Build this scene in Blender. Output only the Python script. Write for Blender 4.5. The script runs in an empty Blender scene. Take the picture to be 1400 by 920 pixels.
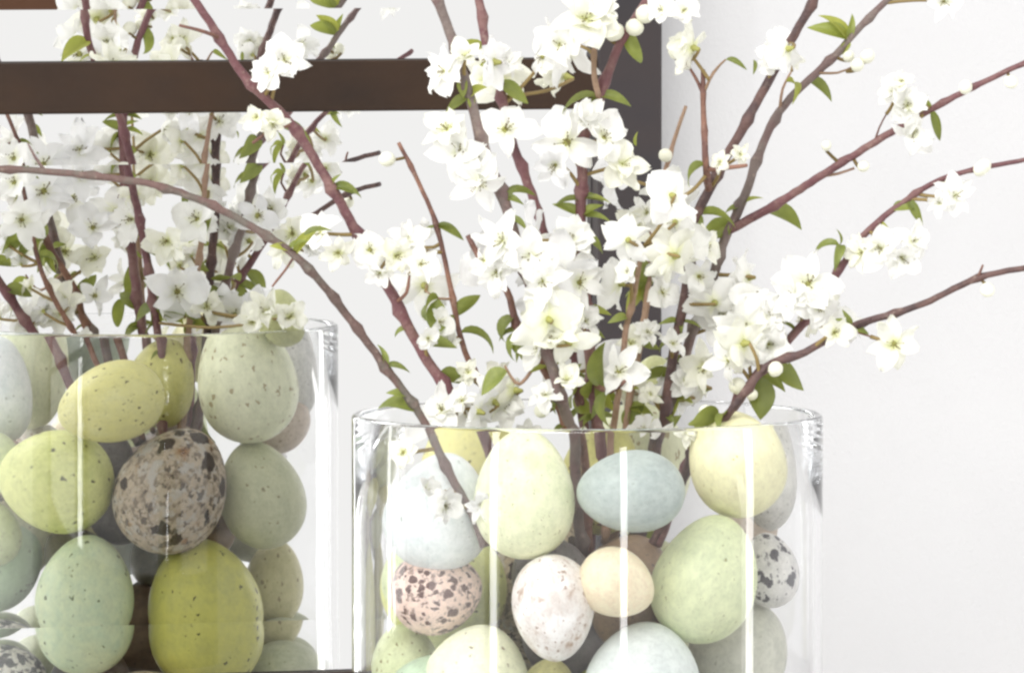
import bpy, math, random
from mathutils import Vector, Matrix
random.seed(7)
R = math.radians
S = bpy.context.scene
COL = S.collection

# ------------------------------------------------------------------ camera
FPX, DIST = 11360.0, 3.92            # focal length in photo pixels, metres to the vase axis
YAW, PITCH = R(17.8), R(3.28)
RIM = Vector((0, 0, 0.200))          # centre of the vase rim, the table top lies .26 below it
cam = bpy.data.cameras.new('camera')
cam.sensor_width = 36.0
cam.lens = 36.0 * FPX / 1400.0
cam.clip_start, cam.clip_end = 0.05, 100
co = bpy.data.objects.new('camera', cam); COL.objects.link(co)
co.rotation_mode = 'XYZ'
co.rotation_euler = (R(90) - PITCH, 0, -YAW)
CM = co.rotation_euler.to_matrix()
RT, UP, FW = CM @ Vector((1, 0, 0)), CM @ Vector((0, 1, 0)), CM @ Vector((0, 0, -1))
CAM = RIM - (FW * DIST + RT * ((803 - 700) / FPX * DIST) - UP * ((565 - 460) / FPX * DIST))
co.location = CAM
S.camera = co
NH = Vector((math.sin(YAW), math.cos(YAW), 0))    # horizontal viewing direction
RH = Vector((math.cos(YAW), -math.sin(YAW), 0))   # picture right on the ground plane
MIRY = 0.40                                       # the mirror stands in the plane y = MIRY

# ------------------------------------------------------------------ light
W = bpy.data.worlds.new('World'); S.world = W; W.use_nodes = True
wb = W.node_tree.nodes['Background']
wb.inputs[0].default_value = (1.0, 0.988, 0.975, 1); wb.inputs[1].default_value = 0.76

def area(name, az, dist, w, h, zc, power, col=(1, 1, 1), elev_at=0.12):
    l = bpy.data.lights.new(name, 'AREA'); l.shape = 'RECTANGLE'; l.size = w; l.size_y = h
    l.energy = power; l.color = col
    o = bpy.data.objects.new(name, l); COL.objects.link(o)
    d = -NH * math.cos(R(az)) + RH * math.sin(R(az))
    o.location = d * dist + Vector((0, 0, zc))
    t = Vector((0, 0, elev_at)) - o.location
    o.rotation_euler = t.to_track_quat('-Z', 'Y').to_euler()
    return o
area('window_light', 17, 5.2, 0.30, 3.2, 0.3, 28, (1, 1, 1))
area('window_light', 84, 2.6, 0.22, 2.6, 0.3, 16, (1, .99, .98))
area('window_light', -46, 2.6, 0.16, 2.4, 0.3, 12, (1, 1, 1))
area('window_light', -68, 2.3, 1.5, 2.2, 0.5, 15, (1, .995, .99))
area('key_softbox', -18, 3.0, 2.4, 1.6, 2.7, 105, (1, .985, .96))  # softbox added high at front left as key light

S.view_settings.view_transform = 'Standard'
S.view_settings.look = 'None'
S.view_settings.gamma = 1
S.view_settings.use_curve_mapping = False
S.view_settings.exposure = 0.32
S.render.engine = 'CYCLES'
S.cycles.max_bounces = 64
S.cycles.transmission_bounces = 48
S.cycles.glossy_bounces = 48
S.cycles.diffuse_bounces = 6
S.cycles.transparent_max_bounces = 16
S.cycles.sample_clamp_indirect = 8
S.cycles.filter_width = 2.6

# ------------------------------------------------------------------ pixel helpers: photo pixel -> point in the place
def ray(x, y):
    return (FW + RT * ((x - 700) / FPX) - UP * ((y - 460) / FPX)).normalized()
def D(x, y, off=0.0):
    """point seen at photo pixel (x, y), off metres behind the vase axis"""
    r = ray(x, y); return CAM + r * ((off - CAM.dot(NH)) / r.dot(NH))
AX2 = Vector((0, 2 * MIRY, 0))
def V(x, y, off=0.0):
    """point whose mirror image is seen at photo pixel (x, y)"""
    r = ray(x, y); p = CAM + r * ((off - (CAM - AX2).dot(NH)) / r.dot(NH))
    return Vector((p.x, 2 * MIRY - p.y, p.z))
def on_plane_y(x, y, Y):
    r = ray(x, y); return CAM + r * ((Y - CAM.y) / r.y)
PPM = FPX / DIST
VPM = PPM * 0.85

# ------------------------------------------------------------------ building helpers
def mesh_obj(name, verts, faces, mat, parent=None, smooth=True, mats=None):
    me = bpy.data.meshes.new(name); me.from_pydata([tuple(v) for v in verts], [], faces); me.update()
    if smooth:
        for p in me.polygons: p.use_smooth = True
    if mat: me.materials.append(mat)
    o = bpy.data.objects.new(name, me); COL.objects.link(o)
    if parent: o.parent = parent
    return o
def link_obj(name, me, parent=None):
    o = bpy.data.objects.new(name, me); COL.objects.link(o)
    if parent: o.parent = parent
    return o
def empty(name, loc=(0, 0, 0)):
    o = bpy.data.objects.new(name, None); o.empty_display_size = .02; COL.objects.link(o); o.location = loc
    return o
def tag(o, label=None, cat=None, group=None, kind=None):
    if label: o['label'] = label
    if cat: o['category'] = cat
    if group: o['group'] = group
    if kind: o['kind'] = kind
    return o
def box(x0, x1, y0, y1, z0, z1):
    v = [(x, y, z) for z in (z0, z1) for y in (y0, y1) for x in (x0, x1)]
    f = [(0, 2, 3, 1), (4, 5, 7, 6), (0, 1, 5, 4), (2, 6, 7, 3), (0, 4, 6, 2), (1, 3, 7, 5)]
    return v, f
def bevel(o, w, n=3):
    m = o.modifiers.new('bevel', 'BEVEL'); m.width = w; m.segments = n; m.limit_method = 'ANGLE'

# ------------------------------------------------------------------ materials
def newmat(name):
    m = bpy.data.materials.new(name); m.use_nodes = True
    nt = m.node_tree; b = nt.nodes['Principled BSDF']
    return m, nt, b
def N(nt, t, **kw):
    n = nt.nodes.new(t)
    for k, v in kw.items(): setattr(n, k, v)
    return n
def setin(n, **kw):
    for k, v in kw.items(): n.inputs[k].default_value = v
def coords(nt, off=(0, 0, 0), scale=(1, 1, 1)):
    tc = N(nt, 'ShaderNodeTexCoord'); mp = N(nt, 'ShaderNodeMapping')
    mp.inputs['Location'].default_value = off; mp.inputs['Scale'].default_value = scale
    nt.links.new(tc.outputs['Object'], mp.inputs[0]); return mp.outputs[0]
def noise(nt, vec, scale, detail=4, rough=.55):
    n = N(nt, 'ShaderNodeTexNoise'); n.inputs['Scale'].default_value = scale
    n.inputs['Detail'].default_value = detail; n.inputs['Roughness'].default_value = rough
    nt.links.new(vec, n.inputs['Vector']); return n
def ramp(nt, fac, stops):
    r = N(nt, 'ShaderNodeValToRGB'); e = r.color_ramp.elements
    while len(e) < len(stops): e.new(.5)
    for el, (p, c) in zip(e, stops): el.position = p; el.color = (c[0], c[1], c[2], 1)
    nt.links.new(fac, r.inputs[0]); return r.outputs[0]
def mix(nt, fac, a, b):
    m = N(nt, 'ShaderNodeMix', data_type='RGBA')
    for sock, val in ((m.inputs[0], fac), (m.inputs[6], a), (m.inputs[7], b)):
        if hasattr(val, 'is_linked'): nt.links.new(val, sock)
        elif isinstance(val, (int, float)): sock.default_value = val
        else: sock.default_value = (val[0], val[1], val[2], 1)
    return m.outputs[2]
def math_(nt, op, a, b=0.0, c=None):
    m = N(nt, 'ShaderNodeMath', operation=op)
    for i, val in enumerate((a, b) if c is None else (a, b, c)):
        if hasattr(val, 'is_linked'): nt.links.new(val, m.inputs[i])
        else: m.inputs[i].default_value = val
    return m.outputs[0]
def bump(nt, b, h, strength, dist):
    n = N(nt, 'ShaderNodeBump'); n.inputs['Strength'].default_value = strength; n.inputs['Distance'].default_value = dist
    nt.links.new(h, n.inputs['Height']); nt.links.new(n.outputs[0], b.inputs['Normal'])
def srgb(r, g, b):
    return tuple((c / 255 / 12.92) if c / 255 <= .04045 else ((c / 255 + .055) / 1.055) ** 2.4 for c in (r, g, b))

def wall_mat():
    m, nt, b = newmat('wall_paint'); v = coords(nt)
    n = noise(nt, v, 9, 5); n2 = noise(nt, v, 420, 3)
    nt.links.new(ramp(nt, n.outputs[0], [(.3, (.535, .535, .545)), (.7, (.56, .56, .57))]), b.inputs['Base Color'])
    b.inputs['Roughness'].default_value = .75
    bump(nt, b, n2.outputs[0], .30, .0010); return m
def frame_mat(name='bronze_frame', add=(0, 0, 0)):
    m, nt, b = newmat(name); v = coords(nt)
    n = noise(nt, coords(nt, scale=(1, 1, 2.4)), 5, 5); n2 = noise(nt, v, 260, 4); n3 = noise(nt, v, 40, 5)
    c = ramp(nt, n.outputs[0], [(.34, (.012, .009, .008)), (.54, (.034, .018, .010)), (.72, (.016, .011, .010))])
    c = mix(nt, math_(nt, 'MULTIPLY', n2.outputs[0], .2), c, (.05, .036, .03))
    c = mix(nt, .5, c, add) if sum(add) else c
    nt.links.new(c, b.inputs['Base Color'])
    b.inputs['Roughness'].default_value = .42
    nt.links.new(math_(nt, 'MULTIPLY_ADD', n3.outputs[0], .2, .34), b.inputs['Roughness'])
    b.inputs['Metallic'].default_value = 0; b.inputs['Specular IOR Level'].default_value = .20
    bump(nt, b, n2.outputs[0], .15, .0005); return m
def mirror_mat():
    m, nt, b = newmat('mirror_silver')
    setin(b, **{'Base Color': (.93, .935, .935, 1), 'Metallic': 1.0, 'Roughness': 0.0}); return m
def glass_mat():
    m, nt, b = newmat('clear_glass'); nt.nodes.remove(b)
    lw = N(nt, 'ShaderNodeLayerWeight'); lw.inputs[0].default_value = .5
    fr = math_(nt, 'MULTIPLY_ADD', math_(nt, 'POWER', lw.outputs['Facing'], 5.0), .12, .034)
    ge = N(nt, 'ShaderNodeNewGeometry'); fr = math_(nt, 'MULTIPLY', fr, math_(nt, 'SUBTRACT', 1.0, ge.outputs['Backfacing']))
    gb = N(nt, 'ShaderNodeBsdfGlass'); setin(gb, **{'Color': (.998, .999, 1.0, 1), 'Roughness': 0.0, 'IOR': 1.22})
    gl = N(nt, 'ShaderNodeBsdfGlossy'); setin(gl, **{'Color': (1, 1, 1, 1), 'Roughness': .015})
    mx = N(nt, 'ShaderNodeMixShader'); nt.links.new(fr, mx.inputs[0])
    nt.links.new(gb.outputs[0], mx.inputs[1]); nt.links.new(gl.outputs[0], mx.inputs[2])
    nt.links.new(mx.outputs[0], nt.nodes['Material Output'].inputs[0]); return m
def table_mat():
    m, nt, b = newmat('painted_wood'); v = coords(nt, scale=(1, 12, 12))
    n = noise(nt, v, 6, 5)
    nt.links.new(ramp(nt, n.outputs[0], [(.3, (.74, .73, .71)), (.7, (.80, .79, .77))]), b.inputs['Base Color'])
    b.inputs['Roughness'].default_value = .4; return m
def petal_mat(name, c1, c2, base):
    m, nt, b = newmat(name); tc = N(nt, 'ShaderNodeTexCoord'); v = tc.outputs['Object']
    sp = N(nt, 'ShaderNodeSeparateXYZ'); nt.links.new(v, sp.inputs[0])
    n = noise(nt, v, 3, 3)
    veins = noise(nt, coords(nt, scale=(1.2, 16, 1)), 1.6, 2)
    c = ramp(nt, n.outputs[0], [(.35, c1), (.65, c2)])
    c = mix(nt, ramp(nt, sp.outputs[0], [(.0, (1, 1, 1)), (.3, (0, 0, 0))]), c, base)
    nt.links.new(c, b.inputs['Base Color'])
    b.inputs['Roughness'].default_value = .6
    b.inputs['Specular IOR Level'].default_value = .25
    bump(nt, b, veins.outputs[0], .25, .0006)
    tr = N(nt, 'ShaderNodeBsdfTranslucent'); nt.links.new(c, tr.inputs[0])
    mx = N(nt, 'ShaderNodeMixShader'); mx.inputs[0].default_value = .38
    nt.links.new(b.outputs[0], mx.inputs[1]); nt.links.new(tr.outputs[0], mx.inputs[2])
    nt.links.new(mx.outputs[0], nt.nodes['Material Output'].inputs[0]); return m
def leaf_mat(name, c1, c2, c3):
    m, nt, b = newmat(name); v = coords(nt)
    n = noise(nt, v, 2.3, 4); oi = N(nt, 'ShaderNodeObjectInfo')
    c = ramp(nt, n.outputs[0], [(.32, c1), (.68, c2)])
    c = mix(nt, math_(nt, 'MULTIPLY', oi.outputs['Random'], .7), c, c3)
    nt.links.new(c, b.inputs['Base Color']); b.inputs['Roughness'].default_value = .45
    veins = noise(nt, coords(nt, scale=(2, 14, 1)), 2, 2)
    bump(nt, b, veins.outputs[0], .3, .0006)
    tr = N(nt, 'ShaderNodeBsdfTranslucent')
    nt.links.new(mix(nt, .35, c, (.55, .6, .08)), tr.inputs[0])
    mx = N(nt, 'ShaderNodeMixShader'); mx.inputs[0].default_value = .35
    nt.links.new(b.outputs[0], mx.inputs[1]); nt.links.new(tr.outputs[0], mx.inputs[2])
    nt.links.new(mx.outputs[0], nt.nodes['Material Output'].inputs[0]); return m
def bark_mat(name, c1, c2, c3):
    m, nt, b = newmat(name); v = coords(nt)
    n = noise(nt, v, 28, 5); n2 = noise(nt, v, 320, 4); n3 = noise(nt, v, 70, 3)
    c = ramp(nt, n.outputs[0], [(.36, c1), (.62, c2)])
    c = mix(nt, ramp(nt, n3.outputs[0], [(.47, (0, 0, 0)), (.60, (.9, .9, .9))]), c, c3)
    c = mix(nt, ramp(nt, n2.outputs[0], [(.58, (0, 0, 0)), (.75, (.45, .45, .45))]), c, (.35, .27, .22))
    nt.links.new(c, b.inputs['Base Color']); b.inputs['Roughness'].default_value = .6
    bump(nt, b, n2.outputs[0], .8, .0016); return m
def plain_mat(name, c, rough=.6):
    m, nt, b = newmat(name); v = coords(nt); n = noise(nt, v, 30, 3)
    nt.links.new(mix(nt, n.outputs[0], tuple(x * .8 for x in c), tuple(min(.95, x * 1.12) for x in c)), b.inputs['Base Color'])
    b.inputs['Roughness'].default_value = rough; return m

LIFT = [.92, .86]
def lift(c):
    c = [x ** LIFT[0] for x in c]; g = sum(c) / 3
    return tuple(max(0, g + (x - g) * LIFT[1]) for x in c)
def egg_mat(name, c1, c2, spot, sc=4.2, size=.13, share=.45, fine=.0, patch=None, rough=.42, rugged=0.0, mott=1.7, spot2=None):
    """shell: mottled c1/c2, irregular speckles (cells of size sc, radius size, a share of cells only), fine peppering, blotches"""
    m, nt, b = newmat(name)
    size *= 1.8; sc *= 1.6; share *= 1.25; c1 = lift(c1); c2 = lift(c2)
    off = (random.uniform(-9, 9), random.uniform(-9, 9), random.uniform(-9, 9)); v = coords(nt, off)
    n = noise(nt, v, mott, 5, .6)
    c = ramp(nt, n.outputs[0], [(.33, c1), (.67, c2)])
    fl = noise(nt, v, 14, 4, .7)
    c = mix(nt, ramp(nt, fl.outputs[0], [(.45, (0, 0, 0)), (.72, (.6, .6, .6))]), c, tuple(x * .76 for x in c2))
    f2 = noise(nt, v, 4.5, 5, .65)
    c = mix(nt, ramp(nt, f2.outputs[0], [(.42, (0, 0, 0)), (.62, (.5, .5, .5))]), c, tuple(min(.9, x * 1.16) for x in c1))
    if patch:
        for (pc, psc, lo, hi) in patch:
            pn = noise(nt, coords(nt, (off[1] + psc, off[2], off[0])), psc, 5, .62)
            c = mix(nt, ramp(nt, pn.outputs[0], [(lo, (0, 0, 0)), (hi, (1, 1, 1))]), c, pc)
    def specks(vec, scale, rad, frac, colr, strength):
        dn = noise(nt, vec, scale * 1.6, 3)
        mv = N(nt, 'ShaderNodeMix', data_type='VECTOR'); mv.inputs[0].default_value = .16
        nt.links.new(vec, mv.inputs[4]); nt.links.new(dn.outputs['Color'], mv.inputs[5])
        vo = N(nt, 'ShaderNodeTexVoronoi'); vo.inputs['Scale'].default_value = scale
        nt.links.new(mv.outputs[1], vo.inputs['Vector'])
        sp = N(nt, 'ShaderNodeSeparateColor'); nt.links.new(vo.outputs['Color'], sp.inputs[0])
        on = math_(nt, 'LESS_THAN', sp.outputs[0], frac)
        pn2 = noise(nt, vec, 1.5, 2); on = math_(nt, 'MULTIPLY', on, math_(nt, 'GREATER_THAN', math_(nt, 'ADD', pn2.outputs[0], math_(nt, 'MULTIPLY', sp.outputs[2], .25)), .52))
        rr = math_(nt, 'MULTIPLY_ADD', sp.outputs[1], rad * 1.3, rad * .35)
        d = math_(nt, 'SUBTRACT', rr, vo.outputs['Distance'])
        mk = N(nt, 'ShaderNodeMath', operation='MULTIPLY', use_clamp=True)
        nt.links.new(d, mk.inputs[0]); mk.inputs[1].default_value = 7.0 / max(rad, .02)
        a = math_(nt, 'MULTIPLY', mk.outputs[0], on)
        return mix(nt, math_(nt, 'MULTIPLY', a, strength), c, colr), a
    c, a = specks(v, sc, size, share, spot, .92)
    if fine:
        c, a2 = specks(v, sc * 2.7, size * 1.1, fine, spot2 or spot, .7)
    nt.links.new(c, b.inputs['Base Color'])
    b.inputs['Roughness'].default_value = rough
    b.inputs['Specular IOR Level'].default_value = .4
    b.inputs['Subsurface Weight'].default_value = 0
    if rugged:
        bn = noise(nt, v, 7, 8, .7); bump(nt, b, bn.outputs[0], rugged, .0045)
    else:
        bn = noise(nt, v, 22, 3, .6); bump(nt, b, bn.outputs[0], .3, .0007)
    return m

M_stile = frame_mat('stile_window_sheen', (.050, .051, .060))  # bluish window reflection mixed into the stile's bronze colour
M_wall, M_frame, M_mirror, M_glass, M_table = wall_mat(), frame_mat(), mirror_mat(), glass_mat(), table_mat()
M_petal = [petal_mat('petal_white', (.88, .88, .85), (.92, .92, .895), (.86, .88, .64)),
           petal_mat('petal_cream', (.86, .86, .75), (.90, .90, .82), (.80, .83, .42)),
           petal_mat('petal_cool', (.86, .865, .865), (.90, .90, .905), (.85, .86, .70))]
M_leaf = [leaf_mat('leaf_green', (.15, .19, .045), (.28, .32, .08), (.11, .13, .038)),
          leaf_mat('leaf_yellow_green', (.27, .30, .05), (.38, .39, .08), (.20, .25, .06))]
M_bark = {'maroon': bark_mat('bark_maroon', (.105, .040, .046), (.16, .065, .07), (.19, .10, .09)),
          'grey': bark_mat('bark_grey', (.125, .095, .085), (.20, .155, .135), (.14, .085, .08)),
          'arch': bark_mat('bark_arch', (.085, .055, .045), (.15, .085, .075), (.12, .105, .085)),
          'brown': bark_mat('bark_brown', (.16, .075, .05), (.25, .125, .085), (.12, .055, .045)),
          'tan': bark_mat('bark_tan', (.28, .17, .12), (.36, .24, .16), (.22, .14, .08)),
          'dark': bark_mat('bark_dark', (.055, .032, .032), (.09, .05, .048), (.13, .07, .06))}
M_calyx = plain_mat('calyx_green', (.33, .33, .09))
M_pedicel = plain_mat('pedicel_olive', (.24, .17, .06))
M_stamen = plain_mat('stamen_olive', (.17, .13, .045))
M_bud = plain_mat('bud_cream', (.80, .80, .66), .5)

# ------------------------------------------------------------------ setting: wall, table
wall = mesh_obj('wall', *box(-2.6, 2.6, MIRY + .030, MIRY + .13, -.9, 2.2), M_wall, smooth=False); tag(wall, kind='structure')
BASE = -.060                                  # height of the table top
tt = mesh_obj('table_top', *box(-1.1, 1.1, -.20, MIRY + .026, BASE - .035, BASE), M_table, smooth=False); bevel(tt, .006)
tag(tt, kind='structure')

# ------------------------------------------------------------------ the window-pane mirror
YF = MIRY - .010                              # front face of the frame bars
xr = on_plane_y(905, 120, YF).x; xl = on_plane_y(817, 300, YF).x       # right stile
zt = on_plane_y(300, 84, YF).z; zb = on_plane_y(300, 154, YF).z        # muntin between the two rows
rail_t = on_plane_y(440, 919, YF).z
bw = .0262; PH = zb - rail_t; PW = .52
mir = empty('mirror', ((xr + xl) / 2 - PW, MIRY, rail_t - .034))
tag(mir, 'dark brown framed mirror of several panes on the wall behind the vase', 'mirror')
mir.rotation_euler = (0, 0, 0)
mo = mir.location
def mbar(name, x0, x1, z0, z1, yf=YF):
    v, f = box(x0 - mo.x, x1 - mo.x, yf - mo.y, .022, z0 - mo.z, z1 - mo.z)
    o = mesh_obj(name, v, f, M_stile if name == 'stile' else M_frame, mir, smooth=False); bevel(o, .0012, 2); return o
sw = xr - xl; mh = zt - zb
x_l0 = xl - PW; x_m = x_l0 - .027; x_l1 = x_m - PW                    # left column of panes lies outside the picture
z_top = zt + PH
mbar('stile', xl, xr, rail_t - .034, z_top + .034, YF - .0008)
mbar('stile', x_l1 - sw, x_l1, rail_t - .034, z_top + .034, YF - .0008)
mbar('top_rail', x_l1, xl, z_top, z_top + .034); mbar('bottom_rail', x_l1, xl, rail_t - .034, rail_t)
mbar('vertical_muntin', x_m, x_l0, rail_t, z_top, YF - .0006)
mbar('horizontal_muntin', x_l0, xl, zb, zt); mbar('horizontal_muntin', x_l1, x_m, zb, zt)
def pane(x0, x1, z0, z1):
    e = .00046                                   # bevel: outer edge stands proud by half a millimetre
    a = [(x0, -e, z0), (x1, -e, z0), (x1, -e, z1), (x0, -e, z1),
         (x0 + bw, 0, z0 + bw), (x1 - bw, 0, z0 + bw), (x1 - bw, 0, z1 - bw), (x0 + bw, 0, z1 - bw)]
    b = [(x0, .004, z0), (x1, .004, z0), (x1, .004, z1), (x0, .004, z1)]
    f = [(4, 5, 6, 7), (0, 1, 5, 4), (1, 2, 6, 5), (2, 3, 7, 6), (3, 0, 4, 7),
         (8, 11, 10, 9), (0, 8, 9, 1), (1, 9, 10, 2), (2, 10, 11, 3), (3, 11, 8, 0)]
    v = [(p[0] - mo.x, p[1] + MIRY - mo.y, p[2] - mo.z) for p in a + b]
    mesh_obj('pane', v, f, M_mirror, mir, smooth=False)
g = .0004
for (a0, a1) in ((x_l0 + g, xl - g), (x_l1 + g, x_m - g)):
    pane(a0, a1, rail_t + g, zb - g); pane(a0, a1, zt + g, z_top - g)

# board added out of view, standing in for the brown reflection at top left
a_, b_ = V(100, 14, 2.6), V(-260, -38, 2.6)
M_wood = frame_mat('stained_wood', (.16, .07, .035))
board = mesh_obj('reflection_board', *box(-.16, .16, -.09, .09, -.13, .13), M_wood, smooth=False); bevel(board, .004)
board.rotation_euler = (0, 0, YAW); board.location = ((a_ + b_) / 2)
board.scale = ((a_ - b_).to_2d().length / .32, 1, abs(a_.z - b_.z) / .26)
tag(board, 'brown wooden beam standing in for the brown thing reflected in the top left corner of the mirror', 'board')

# ------------------------------------------------------------------ the glass cylinder vase
def lathe(prof, n=160):
    v, f = [], []
    k = len(prof)
    for i in range(n):
        a = 2 * math.pi * i / n
        for (r, z) in prof: v.append((r * math.cos(a), r * math.sin(a), z))
    for i in range(n):
        j = (i + 1) % n
        for q in range(k - 1): f.append((i * k + q, j * k + q, j * k + q + 1, i * k + q + 1))
    c0 = len(v); v.append((0, 0, prof[0][1])); c1 = len(v); v.append((0, 0, prof[-1][1]))
    for i in range(n):
        j = (i + 1) % n
        f.append((c0, j * k, i * k)); f.append((c1, i * k + k - 1, j * k + k - 1))
    return v, f
RO, TH = 322 / PPM, .0040
RI = RO - TH
prof = [(RO - .006, BASE + .001), (RO - .0018, BASE + .0018), (RO, BASE + .005), (RO, 0), (RO, .05), (RO, .10), (RO, .15), (RO, .1982), (RO - .0006, .1994), (RO - .0021, .2),
        (RI + .0006, .1994), (RI, .1982), (RI, .15), (RI, .10), (RI, .05), (RI, 0), (RI, BASE + .017), (RI - .003, BASE + .0135), (RI - .008, BASE + .012)]
vv, ff = lathe(prof)
vase = mesh_obj('glass_vase', vv, ff, M_glass)
tag(vase, 'clear glass cylinder vase filled with speckled eggs and blossom branches', 'vase')

# ------------------------------------------------------------------ eggs
def egg_mesh():
    v, f = [], []; nu, nv = 40, 22
    for j in range(1, nv):
        t = math.pi * j / nv; z = -math.cos(t); r = math.sin(t) * (1 - .13 * z - .03 * z * z)
        for i in range(nu):
            a = 2 * math.pi * i / nu; v.append((r * math.cos(a), r * math.sin(a), z))
    for j in range(nv - 2):
        for i in range(nu):
            k = (i + 1) % nu; f.append((j * nu + i, j * nu + k, (j + 1) * nu + k, (j + 1) * nu + i))
    b = len(v); v += [(0, 0, -1), (0, 0, 1)]
    for i in range(nu):
        k = (i + 1) % nu; f.append((b, k, i)); f.append((b + 1, (nv - 2) * nu + i, (nv - 2) * nu + k))
    return v, f
EV, EF = egg_mesh()
EGGS = []
def egg(p, axis, rx, rz, mat, label, group=None):
    me = bpy.data.meshes.new('egg'); me.from_pydata(EV, [], EF); me.update()
    for q in me.polygons: q.use_smooth = True
    me.materials.append(mat)
    o = link_obj('egg', me); o.location = p
    o.rotation_mode = 'QUATERNION'
    o.rotation_quaternion = Vector(axis).normalized().to_track_quat('Z', 'Y') @ Matrix.Rotation(random.uniform(0, 6.28), 3, 'Z').to_quaternion()
    o.scale = (rx, rx, rz)
    tag(o, label, 'egg', group or 'speckled eggs in the vase'); EGGS.append((o, rx, rz)); return o
def wall_off(x, y, r, virt):
    """depth at which an egg of radius r touches the inside of the glass on the side one looks at"""
    f = V if virt else D
    best = None
    for i in range(0, 240):
        off = -.12 + i * .001
        p = f(x, y, off)
        if math.hypot(p.x, p.y) < RI - r - .0012: best = off; break
    return 0.0 if best is None else best
def egg_at(x, y, sx, sy, ang, mat, label, virt=False, off=None, tip=.15):
    """egg seen at pixel (x, y): half axes sx (short) and sy (long) in pixels, ang degrees of the pointed end from picture right"""
    k = VPM if virt else PPM
    rx, rz = sx / k, sy / k
    o = off if off is not None else wall_off(x, y, (rx * 1.25 + rz * .0) * .92, virt)
    p = (V if virt else D)(x, y, o)
    a = RH * math.cos(R(ang)) + Vector((0, 0, 1)) * math.sin(R(ang)) + NH * tip
    if virt: a = Vector((a.x, -a.y, a.z))
    return egg(p, a, rx, rz, mat, label)
GREEN_SP, DARK_SP = srgb(96, 104, 66), srgb(70, 62, 58)
E = egg_mat
# --- those one sees directly, touching the front of the glass
egg_at(563, 790, 40, 50, 95, E('shell_leaf', srgb(206, 216, 165), srgb(190, 205, 150), GREEN_SP, 5, .08, .3), 'pale green egg half hidden behind the pink speckled egg', off=-.02)
egg_at(598, 809, 57, 62, 12, E('shell_pink', srgb(226, 196, 178), srgb(208, 180, 166), srgb(72, 38, 34), 3.2, .24, .95, fine=.45), 'pink egg with dark brown speckles at the left of the vase')
egg_at(717, 681, 67, 82, 92, E('shell_lime_cream', srgb(226, 229, 188), srgb(214, 222, 172), srgb(152, 148, 100), 6.5, .08, .45), 'tall pale yellow-green egg standing under the rim, left of the blue-grey egg')
egg_at(862, 675, 52, 73, 183, E('shell_blue_grey', srgb(174, 186, 180), srgb(160, 174, 170), srgb(128, 140, 134), 7, .07, .5), 'blue-grey egg lying on its side just below the rim')
egg_at(1007, 636, 65, 74, 100, E('shell_yellow', srgb(232, 226, 176), srgb(224, 219, 168), srgb(176, 160, 90), 6.5, .07, .4), 'soft yellow egg poking above the rim at the right')
egg_at(1056, 668, 44, 60, 70, E('shell_ash', srgb(206, 204, 198), srgb(188, 188, 182), srgb(96, 92, 90), 9, .12, .5, fine=.4), 'grey finely speckled egg behind the soft yellow egg', off=.026)
egg_at(1052, 779, 40, 52, 100, E('shell_quail', srgb(226, 224, 220), srgb(200, 198, 196), srgb(66, 62, 72), 2.6, .24, .42, fine=.22), 'white quail-like egg with black blotches at the right glass', off=-.004)
egg_at(964, 792, 70, 88, 70, E('shell_celadon', srgb(212, 220, 172), srgb(198, 210, 162), srgb(150, 152, 104), 6, .08, .5), 'large pale green egg leaning to the right below the yellow egg')
egg_at(843, 797, 46, 53, -28, E('shell_peach', srgb(240, 222, 186), srgb(230, 210, 172), srgb(206, 182, 142), 7, .07, .4), 'small plain cream-peach egg in the middle of the vase')
egg_at(757, 831, 55, 73, -86, E('shell_marble', srgb(236, 228, 222), srgb(216, 204, 194), srgb(160, 132, 110), 6, .12, .5, fine=.4, patch=[(srgb(176, 148, 124), 2.6, .56, .70), (srgb(248, 246, 244), 1.6, .5, .62)], rugged=.25), 'white egg marbled with brown, standing on its pointed end')
egg_at(879, 934, 79, 84, 80, E('shell_powder', srgb(212, 220, 217), srgb(202, 212, 210), srgb(172, 176, 170), 6.5, .06, .3), 'big powder blue egg at the bottom middle, cut by the picture edge')
egg_at(1012, 890, 68, 72, 60, E('shell_sage_grey', srgb(196, 196, 180), srgb(182, 184, 168), srgb(150, 148, 128), 6, .07, .3), 'dull sage grey egg behind the large pale green egg', off=.005)
egg_at(556, 906, 46, 54, 100, E('shell_fern', srgb(208, 216, 168), srgb(196, 206, 152), srgb(120, 104, 70), 4.6, .10, .5), 'light green brown-flecked egg at the bottom left of the vase')
egg_at(652, 931, 72, 78, 75, E('shell_oat', srgb(224, 226, 190), srgb(212, 216, 178), srgb(130, 116, 84), 5, .09, .45), 'cream green speckled egg at the bottom, below the pink egg')
egg_at(748, 955, 44, 56, 80, E('shell_straw', srgb(218, 212, 140), srgb(204, 198, 124), srgb(150, 140, 90), 6, .07, .4), 'straw yellow egg between the marbled egg and the picture edge', off=-.038)
LIFT[:] = [.80, 1.02]
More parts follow.
